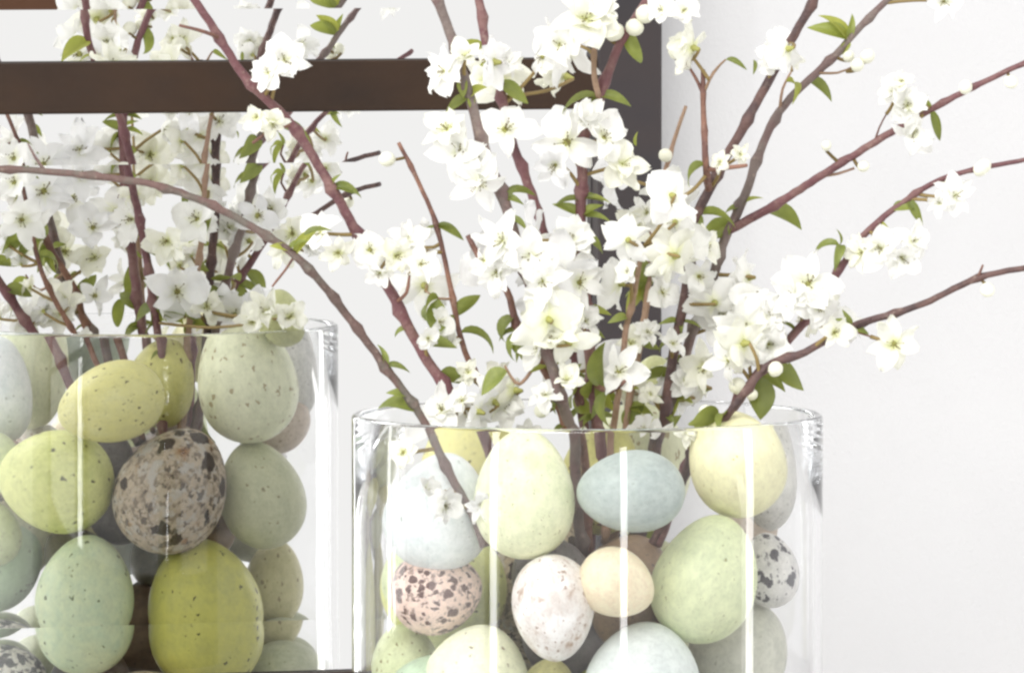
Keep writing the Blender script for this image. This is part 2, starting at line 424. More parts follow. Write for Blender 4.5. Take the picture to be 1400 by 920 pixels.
# --- those one sees in the mirror, touching the back of the glass
egg_at(-14, 550, 60, 64, 80, E('shell_sky', srgb(218, 224, 222), srgb(206, 216, 216), srgb(150, 158, 152), 4.6, .07, .35), 'pale blue egg at the upper left of the vase, beside a stem', True)
egg_at(152, 553, 52, 75, 195, E('shell_mustard', srgb(196, 190, 110), srgb(206, 202, 130), srgb(96, 88, 50), 4.6, .10, .5, fine=.25), 'mustard yellow speckled egg lying on its side in the mirror', True)
egg_at(222, 536, 46, 50, 60, E('shell_moss', srgb(178, 174, 96), srgb(164, 160, 86), srgb(96, 80, 44), 3.8, .12, .5), 'moss yellow egg tucked behind the mustard egg in the mirror', True, off=-.005)
egg_at(337, 525, 68, 82, 100, E('shell_pistachio', srgb(206, 208, 172), srgb(194, 198, 160), srgb(158, 146, 110), 4.4, .14, .5), 'tall dusty pistachio egg under the rim in the mirror', True)
egg_at(388, 583, 34, 42, 30, E('shell_clay', srgb(178, 162, 146), srgb(164, 148, 132), srgb(120, 104, 90), 5, .1, .4), 'small clay brown egg behind the dusty pistachio egg in the mirror', True, off=.02)
egg_at(77, 657, 71, 80, 172, E('shell_lime', srgb(208, 212, 130), srgb(196, 204, 118), srgb(92, 92, 56), 4.6, .10, .42, fine=.2), 'bright lime egg at the left of the mirror, specked dark on one side', True)
egg_at(235, 670, 75, 90, 62, E('shell_stone', srgb(204, 186, 158), srgb(176, 156, 128), srgb(62, 50, 42), 2.2, .24, .20, fine=.34, mott=5, patch=[(srgb(150, 136, 118), 9, .50, .60), (srgb(168, 126, 82), 2.1, .60, .70), (srgb(208, 202, 190), 4.5, .52, .62), (srgb(70, 64, 58), 3.1, .64, .69)], rugged=1.0, rough=.75), 'rough stone-like brown and grey egg in the middle of the mirror', True)
egg_at(356, 676, 58, 76, 105, E('shell_lichen', srgb(172, 174, 136), srgb(160, 164, 126), srgb(130, 122, 88), 5, .10, .35), 'grey-green lichen coloured egg right of the stone-like egg', True)
egg_at(-6, 768, 66, 68, 30, E('shell_mint', srgb(176, 200, 166), srgb(164, 190, 156), srgb(104, 116, 84), 4.4, .10, .45), 'mint egg cut by the left edge of the picture', True)
egg_at(117, 812, 67, 82, 84, E('shell_seafoam', srgb(196, 206, 160), srgb(180, 202, 166), srgb(98, 108, 78), 4.4, .11, .45), 'seafoam green egg standing beside the bright olive egg in the mirror', True)
egg_at(279, 826, 78, 92, 100, E('shell_olive', srgb(176, 174, 74), srgb(166, 166, 84), srgb(72, 70, 34), 4.6, .10, .5), 'bright olive egg with fine dark specks below the stone-like egg', True)
egg_at(374, 797, 42, 62, 85, E('shell_khaki', srgb(176, 170, 120), srgb(164, 158, 108), srgb(128, 118, 78), 4.4, .12, .4), 'khaki egg at the right glass of the reflected vase', True, off=.0)
egg_at(2, 896, 52, 62, 10, E('shell_magpie', srgb(226, 222, 214), srgb(206, 198, 188), srgb(58, 58, 62), 3.2, .30, .6, fine=.5), 'white egg with heavy black blotches at the bottom left corner', True)
egg_at(196, 952, 66, 76, 20, E('shell_biscuit', srgb(196, 176, 146), srgb(184, 164, 134), srgb(110, 88, 66), 5, .10, .5), 'biscuit brown egg at the bottom of the mirror', True)
egg_at(384, 437, 31, 42, 95, E('shell_pear', srgb(176, 178, 124), srgb(162, 166, 110), srgb(150, 140, 90), 5, .08, .3), 'pear green egg lying highest, above the rim in the mirror', True, off=-.055)

LIFT[:] = [1.0, 1.0]
# --- those buried in the middle and at the bottom
crnd = random.Random(21)
M_core = [E('shell_shaded_sage', srgb(128, 124, 104), srgb(108, 106, 90), GREEN_SP, 5, .08, .4), E('shell_shaded_grey', srgb(118, 112, 110), srgb(98, 94, 94), DARK_SP, 5, .10, .5, fine=.3), E('shell_shaded_brown', srgb(132, 112, 92), srgb(112, 94, 78), DARK_SP, 5, .08, .4)]  # shells darkened: shade of the gaps put into their colour
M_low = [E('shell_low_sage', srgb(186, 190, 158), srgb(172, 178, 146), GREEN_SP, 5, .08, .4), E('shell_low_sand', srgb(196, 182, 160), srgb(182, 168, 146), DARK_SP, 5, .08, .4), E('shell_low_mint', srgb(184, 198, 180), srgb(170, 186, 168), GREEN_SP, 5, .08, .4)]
def clear_of_others(p, r):
    return all((Vector(p) - o.location).length > r + rx * .62 + rz * .38 - .003 for (o, rx, rz) in EGGS)
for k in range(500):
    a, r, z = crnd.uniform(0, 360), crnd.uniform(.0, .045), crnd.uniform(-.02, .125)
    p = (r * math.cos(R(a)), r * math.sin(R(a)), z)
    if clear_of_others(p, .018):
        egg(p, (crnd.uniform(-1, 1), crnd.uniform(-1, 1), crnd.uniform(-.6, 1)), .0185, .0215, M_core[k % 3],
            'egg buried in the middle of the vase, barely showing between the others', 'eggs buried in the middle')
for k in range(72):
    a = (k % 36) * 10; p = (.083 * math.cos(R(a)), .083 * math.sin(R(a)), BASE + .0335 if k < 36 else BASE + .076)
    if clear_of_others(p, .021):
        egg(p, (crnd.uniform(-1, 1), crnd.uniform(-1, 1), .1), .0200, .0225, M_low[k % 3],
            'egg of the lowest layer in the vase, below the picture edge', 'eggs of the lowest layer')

# ------------------------------------------------------------------ blossom branches
def smooth_line(pts, step=.004):
    """Catmull-Rom through (point, radius) pairs"""
    out = []
    n = len(pts)
    for i in range(n - 1):
        p0, p1, p2, p3 = [pts[max(0, min(n - 1, j))] for j in (i - 1, i, i + 1, i + 2)]
        L = (p2[0] - p1[0]).length; k = max(2, int(L / step))
        for q in range(k):
            t = q / k; t2, t3 = t * t, t * t * t
            c = .5 * ((2 * p1[0]) + (p2[0] - p0[0]) * t + (2 * p0[0] - 5 * p1[0] + 4 * p2[0] - p3[0]) * t2 + (3 * p1[0] - p0[0] - 3 * p2[0] + p3[0]) * t3)
            out.append((c, p1[1] + (p2[1] - p1[1]) * t))
    out.append(pts[-1]); return out
def tube(line, sides=9, rough=.10, node=.0, rnd=random):
    v, f = [], []; n = len(line); prev = None
    nodes = []
    d = 0.0; nxt = rnd.uniform(.008, .03)
    for i in range(n):
        if i: d += (line[i][0] - line[i - 1][0]).length
        if node and d > nxt: nodes.append(d); nxt = d + rnd.uniform(.014, .040)
    d = 0.0
    for i, (c, r) in enumerate(line):
        if i: d += (c - line[i - 1][0]).length
        t = (line[min(n - 1, i + 1)][0] - line[max(0, i - 1)][0]).normalized()
        if prev is None: prev = t.orthogonal().normalized()
        u = (prev - t * prev.dot(t)).normalized(); prev = u; w = t.cross(u)
        bul = sum(math.exp(-((d - m) / .0028) ** 2) for m in nodes) * node
        wob = Vector((rnd.uniform(-1, 1), rnd.uniform(-1, 1), rnd.uniform(-1, 1))) * r * rough
        for s in range(sides):
            a = 2 * math.pi * s / sides
            rr = r * (1 + bul + rnd.uniform(-rough, rough) * .5 + (bul * .8 * math.cos(a + d * 90)))
            v.append(c + wob + (u * math.cos(a) + w * math.sin(a)) * rr)
    for i in range(n - 1):
        for s in range(sides):
            k = (s + 1) % sides; f.append((i * sides + s, i * sides + k, (i + 1) * sides + k, (i + 1) * sides + s))
    f.append(tuple(range(sides - 1, -1, -1))); f.append(tuple((n - 1) * sides + s for s in range(sides)))
    return v, f
BR = []
brnd = random.Random(5)
def branch(label, bark, pts, twigs=(), thick=(8, 18)):
    thick = (thick[0] * .68, thick[1] * .74)
    """pts: tip first, (x, y[, off]) in photo pixels; offsets are filled in between the given ones"""
    def fill(ps):
        known = [(i, p[2]) for i, p in enumerate(ps) if len(p) > 2]
        if not known: known = [(0, 0.0)]
        res = []
        for i, p in enumerate(ps):
            lo = max((k for k in known if k[0] <= i), default=known[0]); hi = min((k for k in known if k[0] >= i), default=known[-1])
            o = lo[1] if hi[0] == lo[0] else lo[1] + (hi[1] - lo[1]) * (i - lo[0]) / (hi[0] - lo[0])
            res.append((D(p[0], p[1], o)))
        return res
    pts = [(p[0] + brnd.uniform(-4, 4), p[1] + brnd.uniform(-3, 3)) + tuple(p[2:]) if 0 < i < len(pts) - 1 else p for i, p in enumerate(pts)]
    P3 = fill(pts); n = len(P3)
    line = smooth_line([(p, (thick[0] + (thick[1] - thick[0]) * min(1, i / (n * .6))) / 2 / PPM) for i, p in enumerate(P3)])
    base = P3[-1].copy()
    root = empty('blossom_branch', base)
    tag(root, label, 'branch', 'blossom branches in the vase')
    v, f = tube(line, 11, .10, .42)
    mesh_obj('stem', [p - base for p in v], f, M_bark[bark], root)
    rec = dict(root=root, base=base, pts=[c for c, r in line], rad=[r for c, r in line], bark=bark)
    for (tb, th, tp) in twigs:
        q = fill(tp); 
        # start the twig on the stem
        s = min(rec['pts'], key=lambda c: (c - q[0]).length); q[0] = s
        m = len(q)
        tl = smooth_line([(p, (th * .85 * (1 - .45 * i / (m - 1))) / 2 / PPM) for i, p in enumerate(q)], .003)
        v, f = tube(tl, 8, .08, .25)
        mesh_obj('twig', [p - base for p in v], f, M_bark[tb], root)
        rec['pts'] += [c for c, r in tl]; rec['rad'] += [r for c, r in tl]
    BR.append(rec); return rec

branch('red-brown and grey branch arching far left over the mirror', 'arch',
  [(-70, 240, -.1), (0, 230), (60, 232), (150, 241), (230, 257), (310, 292), (400, 352), (465, 420), (520, 492), (580, 572, -0.062), (612, 638, -0.07), (645, 708, -0.072), (664, 748, -.073)],
  [('grey', 6, [(62, 231, -.09), (48, 215, -.092), (38, 196, -.094)]), ('brown', 5, [(400, 352, -.06), (388, 372, -.06), (372, 392, -.06)])], (13, 15))
branch('maroon branch rising to the top left across the dark frame bar', 'maroon',
  [(225, -60, -0.06), (262, 0), (300, 55), (340, 105), (400, 172), (450, 255), (490, 318), (535, 400), (580, 480), (625, 552, -0.03), (665, 640), (717, 760, 0)],
  [('brown', 8, [(300, 52, -.06), (280, 44, -.062), (245, 35, -.065)]), ('brown', 9, [(400, 172, -.055), (372, 178, -.058), (345, 196, -.06)]), ('brown', 7, [(548, 418, -.045), (556, 400, -.047), (560, 375, -.05)])], (15, 20))
branch('thin red-brown twig ending bare left of the central blossoms', 'brown',
  [(545, 195, -0.02), (575, 255), (600, 312), (618, 395), (635, 465), (655, 520), (690, 580, -0.01), (720, 650), (753, 720, 0.01)],
  [('tan', 5, [(620, 405, -.02), (600, 408, -.02), (582, 398, -.02)])], (8, 12))
branch('thick grey branch crossing the frame bar left of the upper blossoms', 'grey',
  [(585, -40, -0.06), (595, 0), (615, 60), (640, 130), (665, 200), (690, 272), (715, 350), (740, 430), (763, 520, -0.055), (780, 600), (790, 700), (798, 760, 0)], (), (19, 21))
branch('maroon branch leaving the top edge right of the thick grey branch', 'maroon',
  [(650, -40, 0.02), (655, 0), (668, 60), (680, 110), (700, 180), (735, 280), (765, 400), (790, 520), (805, 640), (808, 765, 0.02)], (), (17, 18))
branch('central maroon branch standing upright between the blossoms', 'maroon',
  [(905, -30, -0.03), (875, 20), (845, 75), (818, 135), (800, 185), (792, 240), (795, 340), (805, 470), (815, 560), (825, 640), (821, 720, 0)],
  [('tan', 11, [(816, 140, -.03), (812, 95, -.03), (815, 40, -.032), (822, 8, -.035)]), ('brown', 10, [(812, 540, -.03), (835, 535, -.035), (855, 520, -.04)])], (16, 22))
branch('pinkish brown branch bending right into the vase below the central blossoms', 'brown',
  [(640, 322, -0.05), (665, 362), (690, 400), (705, 440), (735, 490), (760, 530), (780, 590, -0.04), (800, 640), (805, 755, 0)],
  [('tan', 7, [(735, 490, -.05), (710, 525, -.055), (690, 500, -.06)])], (11, 17))
branch('maroon branch with a bare forked side shoot right of the mirror frame', 'dark',
  [(1120, -25, -0.02), (1105, 5), (1075, 60), (1040, 130), (1000, 205), (970, 262), (950, 305), (935, 390), (922, 480), (912, 570), (895, 650), (867, 755, 0.02)],
  [('brown', 13, [(968, 268, -.02), (965, 225, -.02), (962, 160, -.02), (961, 95, -.02)]), ('brown', 7, [(961, 128, -.02), (950, 105, -.02), (938, 86, -.02)]),
   ('tan', 6, [(962, 130, -.02), (975, 100, -.022), (992, 82, -.024)]), ('brown', 9, [(985, 240, -.02), (1010, 228, -.022), (1022, 226, -.022)])], (17, 19))
branch('long grey branch leaning right past the frame, with a forked red-brown arm', 'grey',
  [(1235, -20, 0.015), (1180, 32), (1140, 75), (1090, 122), (1060, 162), (1040, 210), (1015, 270), (988, 335), (968, 400), (945, 470), (925, 540), (905, 600), (885, 680), (860, 750, 0.02)],
  [('maroon', 15, [(995, 322, .015), (1060, 280, .01), (1130, 236, 0), (1210, 186, -.01), (1280, 146, -.02), (1340, 115, -.025), (1410, 82, -.03)]),
   ('tan', 6, [(1120, 242, 0), (1145, 238, 0), (1168, 230, 0)]), ('tan', 5, [(1118, 100, .015), (1145, 100, .01), (1165, 92, .01)]), ('tan', 6, [(1062, 155, .015), (1070, 122, .012), (1082, 98, .01)]),
   ('brown', 4, [(1190, 196, -.01), (1202, 175, -.01), (1212, 156, -.01)])], (13, 19))
branch('slim red-brown branch reaching right below the forked arm', 'maroon',
  [(1410, 217, -0.03), (1300, 240), (1230, 277), (1180, 322), (1145, 368), (1110, 420), (1070, 475), (1030, 520), (985, 580), (945, 640, -0.02), (899, 745, 0)],
  [('brown', 6, [(1145, 368, -.03), (1142, 350, -.03), (1148, 335, -.03)])], (9, 17))
branch('lowest brown branch stretching right toward the picture edge', 'dark',
  [(1410, 365, -0.06), (1335, 382), (1260, 415), (1210, 432), (1160, 447), (1100, 480), (1050, 505), (1000, 560, -0.05), (960, 610), (930, 680), (889, 745, 0)],
  [('brown', 6, [(1333, 384, -.06), (1340, 372, -.06), (1344, 362, -.06)]), ('dark', 7, [(1160, 447, -.055), (1178, 440, -.06), (1192, 436, -.06)]), ('brown', 5, [(1160, 450, -.055), (1175, 455, -.055), (1190, 460, -.055)])], (12, 15))
branch('tan twig standing upright in the middle of the blossoms', 'tan',
  [(878, 340, -0.045), (868, 400), (860, 450), (850, 520), (840, 600), (832, 700), (826, 741, 0)], (), (10, 13))
branch('thin tan twig with a round bud beside the dark stile', 'tan',
  [(938, 145, 0.02), (918, 200), (905, 260), (895, 330), (885, 420), (872, 500), (858, 575), (850, 700), (837, 741, 0.02)], (), (7, 15))

# ---- petals, stamens, leaves, buds: shared meshes in unit size (1 = petal length)
def petal_mesh(name, width, cup, curl, notch, mat, rnd):
    nx, ny = 7, 5; v, f = [], []; ph = rnd.uniform(0, 6)
    for i in range(nx):
        t = i / (nx - 1)
        w = width * (math.sin(math.pi * min(1, (.06 + .94 * t) ** .85) * .97) ** .75) if t < 1 else width * .16
        for j in range(ny):
            s = -1 + 2 * j / (ny - 1)
            x = .06 + t * .94 - (notch * (1 - abs(s)) * .10 if i == nx - 1 else 0) - abs(s) ** 2 * .05 * t
            z = cup * (t ** 1.3) - curl * t ** 3 + .16 * width * s * s * (1.6 - t) + rnd.uniform(-.03, .03) * t * 2 + .07 * math.sin(ph + 5 * t + s * 2.6) * t
            v.append((x, s * w, z))
    for i in range(nx - 1):
        for j in range(ny - 1):
            a = i * ny + j; f.append((a, a + ny, a + ny + 1, a + 1))
    me = bpy.data.meshes.new(name); me.from_pydata(v, [], f); me.update(); me.materials.append(mat)
    for p in me.polygons: p.use_smooth = True
    return me
prnd = random.Random(3)
PET = {}
for mi, m in enumerate(M_petal):
    PET[mi] = [petal_mesh('petal', w, c, k, n, m, prnd) for (w, c, k, n) in
               ((.31, .25, .25, 1), (.26, .38, .20, 0), (.33, .16, .34, 1), (.24, .30, .42, 0), (.29, .55, .25, 1), (.34, .42, .12, .5), (.40, .30, .30, 1), (.37, .12, .05, 1), (.30, .20, -.15, .6), (.42, .5, .5, .8))]
def stamen_mesh(rnd):
    v, f = [], []
    for k in range(9):
        a = rnd.uniform(0, 6.28); sp = rnd.uniform(.05, .30); h = rnd.uniform(.16, .34)
        d = Vector((math.cos(a) * sp, math.sin(a) * sp, h)); o = Vector((math.cos(a) * .03, math.sin(a) * .03, .03))
        s = Vector((-math.sin(a), math.cos(a), 0)); b = len(v); w = .011
        v += [o + s * w, o - s * w * .5 + Vector((0, 0, w)), o - s * w, d + s * w * .6, d - s * w * .3 + Vector((0, 0, w)), d - s * w * .6]
        f += [(b, b + 1, b + 4, b + 3), (b + 1, b + 2, b + 5, b + 4), (b + 2, b, b + 3, b + 5)]
        b = len(v); q = .028
        v += [d + Vector(p) * q for p in ((1, 0, 0), (0, 1, 0), (-1, 0, 0), (0, -1, 0), (0, 0, 1.5), (0, 0, -1.2))]
        f += [(b, b + 1, b + 4), (b + 1, b + 2, b + 4), (b + 2, b + 3, b + 4), (b + 3, b, b + 4), (b + 1, b, b + 5), (b + 2, b + 1, b + 5), (b + 3, b + 2, b + 5), (b, b + 3, b + 5)]
    me = bpy.data.meshes.new('stamens'); me.from_pydata([tuple(p) for p in v], [], f); me.update(); me.materials.append(M_stamen); return me
STA = [stamen_mesh(prnd) for _ in range(4)]
def cup_mesh():
    prof = [(.02, -.22), (.055, -.20), (.075, -.10), (.10, -.02), (.11, .03), (.06, .05)]
    n = 9; v, f = [], []
    for i in range(n):
        a = 2 * math.pi * i / n
        for (r, z) in prof: v.append((r * math.cos(a), r * math.sin(a), z))
    k = len(prof)
    for i in range(n):
        j = (i + 1) % n
        for q in range(k - 1): f.append((i * k + q, j * k + q, j * k + q + 1, i * k + q + 1))
    f.append(tuple(i * k + k - 1 for i in range(n)))
    return v, f
CUPV, CUPF = cup_mesh()
def leaf_mesh(name, width, arch, fold, mat, twist=0.0):
    nx, ny = 9, 5; v, f = [], []
    for i in range(nx):
        t = i / (nx - 1); w = width * math.sin(math.pi * min(1, t ** .8)) ** .9 + .006
        ang = arch * t; x = math.sin(ang) / max(arch, .01); z = -(1 - math.cos(ang)) / max(arch, .01)
        for j in range(ny):
            s = -1 + 2 * j / (ny - 1); tw = twist * t
            yy, zz = s * w, abs(s) * w * fold
            v.append((x, yy * math.cos(tw) - zz * math.sin(tw), z + yy * math.sin(tw) + zz * math.cos(tw)))
    for i in range(nx - 1):
        for j in range(ny - 1):
            a = i * ny + j; f.append((a, a + ny, a + ny + 1, a + 1))
    me = bpy.data.meshes.new(name); me.from_pydata(v, [], f); me.update(); me.materials.append(mat)
    for p in me.polygons: p.use_smooth = True
    return me
LEAF = [[leaf_mesh('leaf', w, a, fo, m, tw) for (w, a, fo, tw) in ((.16, 1.4, .7, .6), (.19, 1.0, .6, -.5), (.14, 2.0, .8, .8), (.21, .9, .5, .5))] for m in M_leaf]
def ball(prof, n=12):
    v, f = [], []; k = len(prof)
    for i in range(n):
        a = 2 * math.pi * i / n
        for (r, z) in prof: v.append((r * math.cos(a), r * math.sin(a), z))
    for i in range(n):
        j = (i + 1) % n
        for q in range(k - 1): f.append((i * k + q, j * k + q, j * k + q + 1, i * k + q + 1))
    f.append(tuple(i * k + k - 1 for i in range(n))); f.append(tuple(i * k for i in range(n - 1, -1, -1)))
    return v, f
bv, bf = ball([(.25, -.95), (.62, -.72), (.90, -.30), (1.0, .10), (.88, .52), (.60, .84), (.25, 1.0), (.04, 1.03)])
BUDM = bpy.data.meshes.new('bud'); BUDM.from_pydata(bv, [], bf); BUDM.update(); BUDM.materials.append(M_bud)
for p in BUDM.polygons: p.use_smooth = True

def nearest(p, prefer=None):
    best = None
    for b in BR:
        for i in range(0, len(b['pts']), 2):
            d = (b['pts'][i] - p).length
            if best is None or d < best[0]: best = (d, b, i)
    return best
def nearest_px(x, y):
    """branch point that is nearest in the picture"""
    best = None
    for b in BR:
        if 'px' not in b:
            b['px'] = []
            for c in b['pts']:
                q = c - CAM; z = q.dot(FW); b['px'].append((700 + q.dot(RT) / z * FPX, 460 - q.dot(UP) / z * FPX))
        for i in range(0, len(b['pts']), 2):
            d = math.hypot(b['px'][i][0] - x, b['px'][i][1] - y)
            if best is None or d < best[0]: best = (d, b, i)
    return best
frnd = random.Random(11)
def bent(a, b, sag, r0, r1):
    m = (a + b) / 2 + sag
    return smooth_line([(a, r0), (m, (r0 + r1) / 2), (b, r1)], .0025)
def flower(p, axis, size, b, src, tone=0, n=None, wide=1.0):
    """five or six white petals round a cup with stamens, on a stalk that starts on the branch"""
    axis = axis.normalized()
    q = axis.to_track_quat('Z', 'Y') @ Matrix.Rotation(frnd.uniform(0, 6.28), 3, 'Z').to_quaternion()
    qi = q.inverted()
    v = [Vector(c) * size for c in CUPV]; f = list(CUPF)
    s_loc = qi @ (src - p); e_loc = Vector((0, 0, -.2 * size))
    v2, f2 = tube(bent(s_loc, e_loc, Vector((0, 0, -.10 * (s_loc - e_loc).length)), .0010, .0008), 6, .05, 0, frnd)
    k = len(v); f += [tuple(i + k for i in g) for g in f2]; v += v2
    o = mesh_obj('flower', v, f, M_calyx, b['root']); o.location = p - b['base']
    o.data.materials.append(M_pedicel)
    nf = len(CUPF)
    for i, pl in enumerate(o.data.polygons):
        if i >= nf: pl.material_index = 1
    o.rotation_mode = 'QUATERNION'; o.rotation_quaternion = q
    n = n or frnd.choice((5, 6, 6, 7))
    a0 = frnd.uniform(0, 6.28); openess = frnd.choice((frnd.uniform(-.2, .25), frnd.uniform(-.1, .4), frnd.uniform(.25, .6))); size *= frnd.uniform(.78, 1.18); tw = frnd.uniform(.8, 1.3)
    for i in range(n):
        c = link_obj('petal', frnd.choice(PET[tone]), o)
        a = a0 + 2 * math.pi * i / n + frnd.uniform(-.24, .24)
        c.rotation_euler = (frnd.uniform(-.5, .5), -openess + frnd.uniform(-.32, .32), a)
        k = size * frnd.uniform(.82, 1.08); c.scale = (k, k * tw * frnd.uniform(.8, 1.2), k * frnd.uniform(.7, 1.6))
        c.location = (0, 0, .012 * size * (i % 2))
    if frnd.random() < .55:                       # half of them are semi-double
        for i in range(frnd.choice((3, 4, 5))):
            c = link_obj('petal', frnd.choice(PET[tone]), o); a = a0 + .6 + 2 * math.pi * i / 4.3 + frnd.uniform(-.3, .3)
            c.rotation_euler = (frnd.uniform(-.4, .4), -.45 + frnd.uniform(-.25, .25), a); k = size * frnd.uniform(.60, .85)
            c.scale = (k, k * .9, k); c.location = (0, 0, .03 * size)
    st = link_obj('stamens', frnd.choice(STA), o); st.scale = (size,) * 3; st.rotation_euler = (0, 0, frnd.uniform(0, 6))
    return o
def axis_of(dx, dy, virt=False):
    m = min(.97, math.hypot(dx, dy)); a = -NH * math.sqrt(1 - m * m) + RH * dx + Vector((0, 0, dy))
    return Vector((a.x, -a.y, a.z)) if virt else a
FPXY = []
def fl(x, y, r, dx=None, dy=None, tone=0, fwd=None, n=None):
    FPXY.append((x, y, r)); d, b, i = nearest_px(x, y)
    c = b['pts'][i]; off = c.dot(NH)
    off -= (fwd if fwd is not None else frnd.uniform(.004, .016))
    p = D(x, y, off)
    if dx is None: dx, dy = frnd.uniform(-.55, .55), frnd.uniform(-.35, .65)
    src = b['pts'][max(0, min(len(b['pts']) - 1, i + frnd.choice((1, 2, 3))))]
    if (src - c).length > .02: src = c
    return flower(p, axis_of(dx, dy), r * .90 / PPM, b, src, tone, n)
def px_of(p):
    q = p - CAM; z = q.dot(FW); return 700 + q.dot(RT) / z * FPX, 460 - q.dot(UP) / z * FPX
KEEP_CLEAR = [(790, 285, 38), (705, 268, 26), (690, 470, 30), (730, 160, 14), (600, 270, 40), (870, 130, 34), (880, 250, 12), (1000, 250, 40), (920, 440, 20), (560, 440, 30), (820, 300, 22), (640, 420, 20)]
def vfl(x, y, r, dx=None, dy=None, tone=0):
    """flower whose mirror image lies at (x, y): depth chosen so that it sits close to a branch, among the blossoms one sees directly"""
    best = None
    for k in range(-16, 17):
        p = V(x, y, k * .006); d, b, i = nearest(p)
        X, Y = px_of(p)
        out = min(math.hypot(X - a, Y - c) - e * .75 for (a, c, e) in FPXY)
        if Y > 570: out -= 40
        if any(math.hypot(X - a, Y - c) < e + 22 for (a, c, e) in KEEP_CLEAR): out += 60
        sc = abs(d - .016) + max(0, out) * .0008
        if best is None or sc < best[0]: best = (sc, p, b, i, d, out)
    sc, p, b, i, d, out = best
    if d > .045 or out > 4: return None
    if dx is None: dx, dy = frnd.uniform(-.6, .6), frnd.uniform(-.3, .7)
    return flower(p, axis_of(dx, dy, True), r * 1.0 / VPM, b, b['pts'][i], tone)
def bud(x, y, r, dx=.2, dy=.6):
    d, b, i = nearest_px(x, y); c = b['pts'][i]
    p = D(x, y, c.dot(NH) - frnd.uniform(.002, .006)); s = r * frnd.uniform(.72, .95) / PPM
    ax = axis_of(dx, dy); q = ax.to_track_quat('Z', 'Y'); qi = q.inverted()
    o = link_obj('bud', BUDM, b['root']); o.location = p - b['base']; o.rotation_mode = 'QUATERNION'; o.rotation_quaternion = q; o.scale = (s * .92, s * .88, s * 1.12)
    v = [Vector(c2) * 2.6 + Vector((0, 0, -.62)) for c2 in CUPV]; f = list(CUPF)
    sl = (qi @ (c - p)) / s; el = Vector((0, 0, -1.0))
    v2, f2 = tube(bent(sl, el, Vector((0, 0, -.1)), .0009 / s, .0008 / s), 6, .05, 0, frnd)
    k = len(v); mesh_obj('stalk', v + v2, f + [tuple(j + k for j in g) for g in f2], M_pedicel, o)
def leaf(x, y, x2, y2, w=1.0, tone=0, kind=None, roll=None, tip=0.0):
    """leaf from its foot (x, y) to its tip (x2, y2)"""
    d, b, i = nearest_px(x, y); off = b['pts'][i].dot(NH)
    p = D(x, y, off - .003); e = D(x2, y2, off - .003 - .004 + tip)
    if d < 26: p = b['pts'][i]
    L = (e - p).length
    X = (e - p).normalized(); up = Vector((0, 0, 1)) * .8 - NH * .8 + RH * frnd.uniform(-.5, .5)
    if roll is not None: up = axis_of(*roll)
    Z = (up - X * up.dot(X)).normalized(); Y = Z.cross(X)
    o = link_obj('leaf', LEAF[tone][frnd.randrange(4) if kind is None else kind], b['root'])
    o.location = p - b['base']; o.rotation_mode = 'QUATERNION'
    o.rotation_quaternion = Matrix((X, Y, Z)).transposed().to_quaternion(); L *= .84; o.scale = (L, L * w * .92, L)
    return o

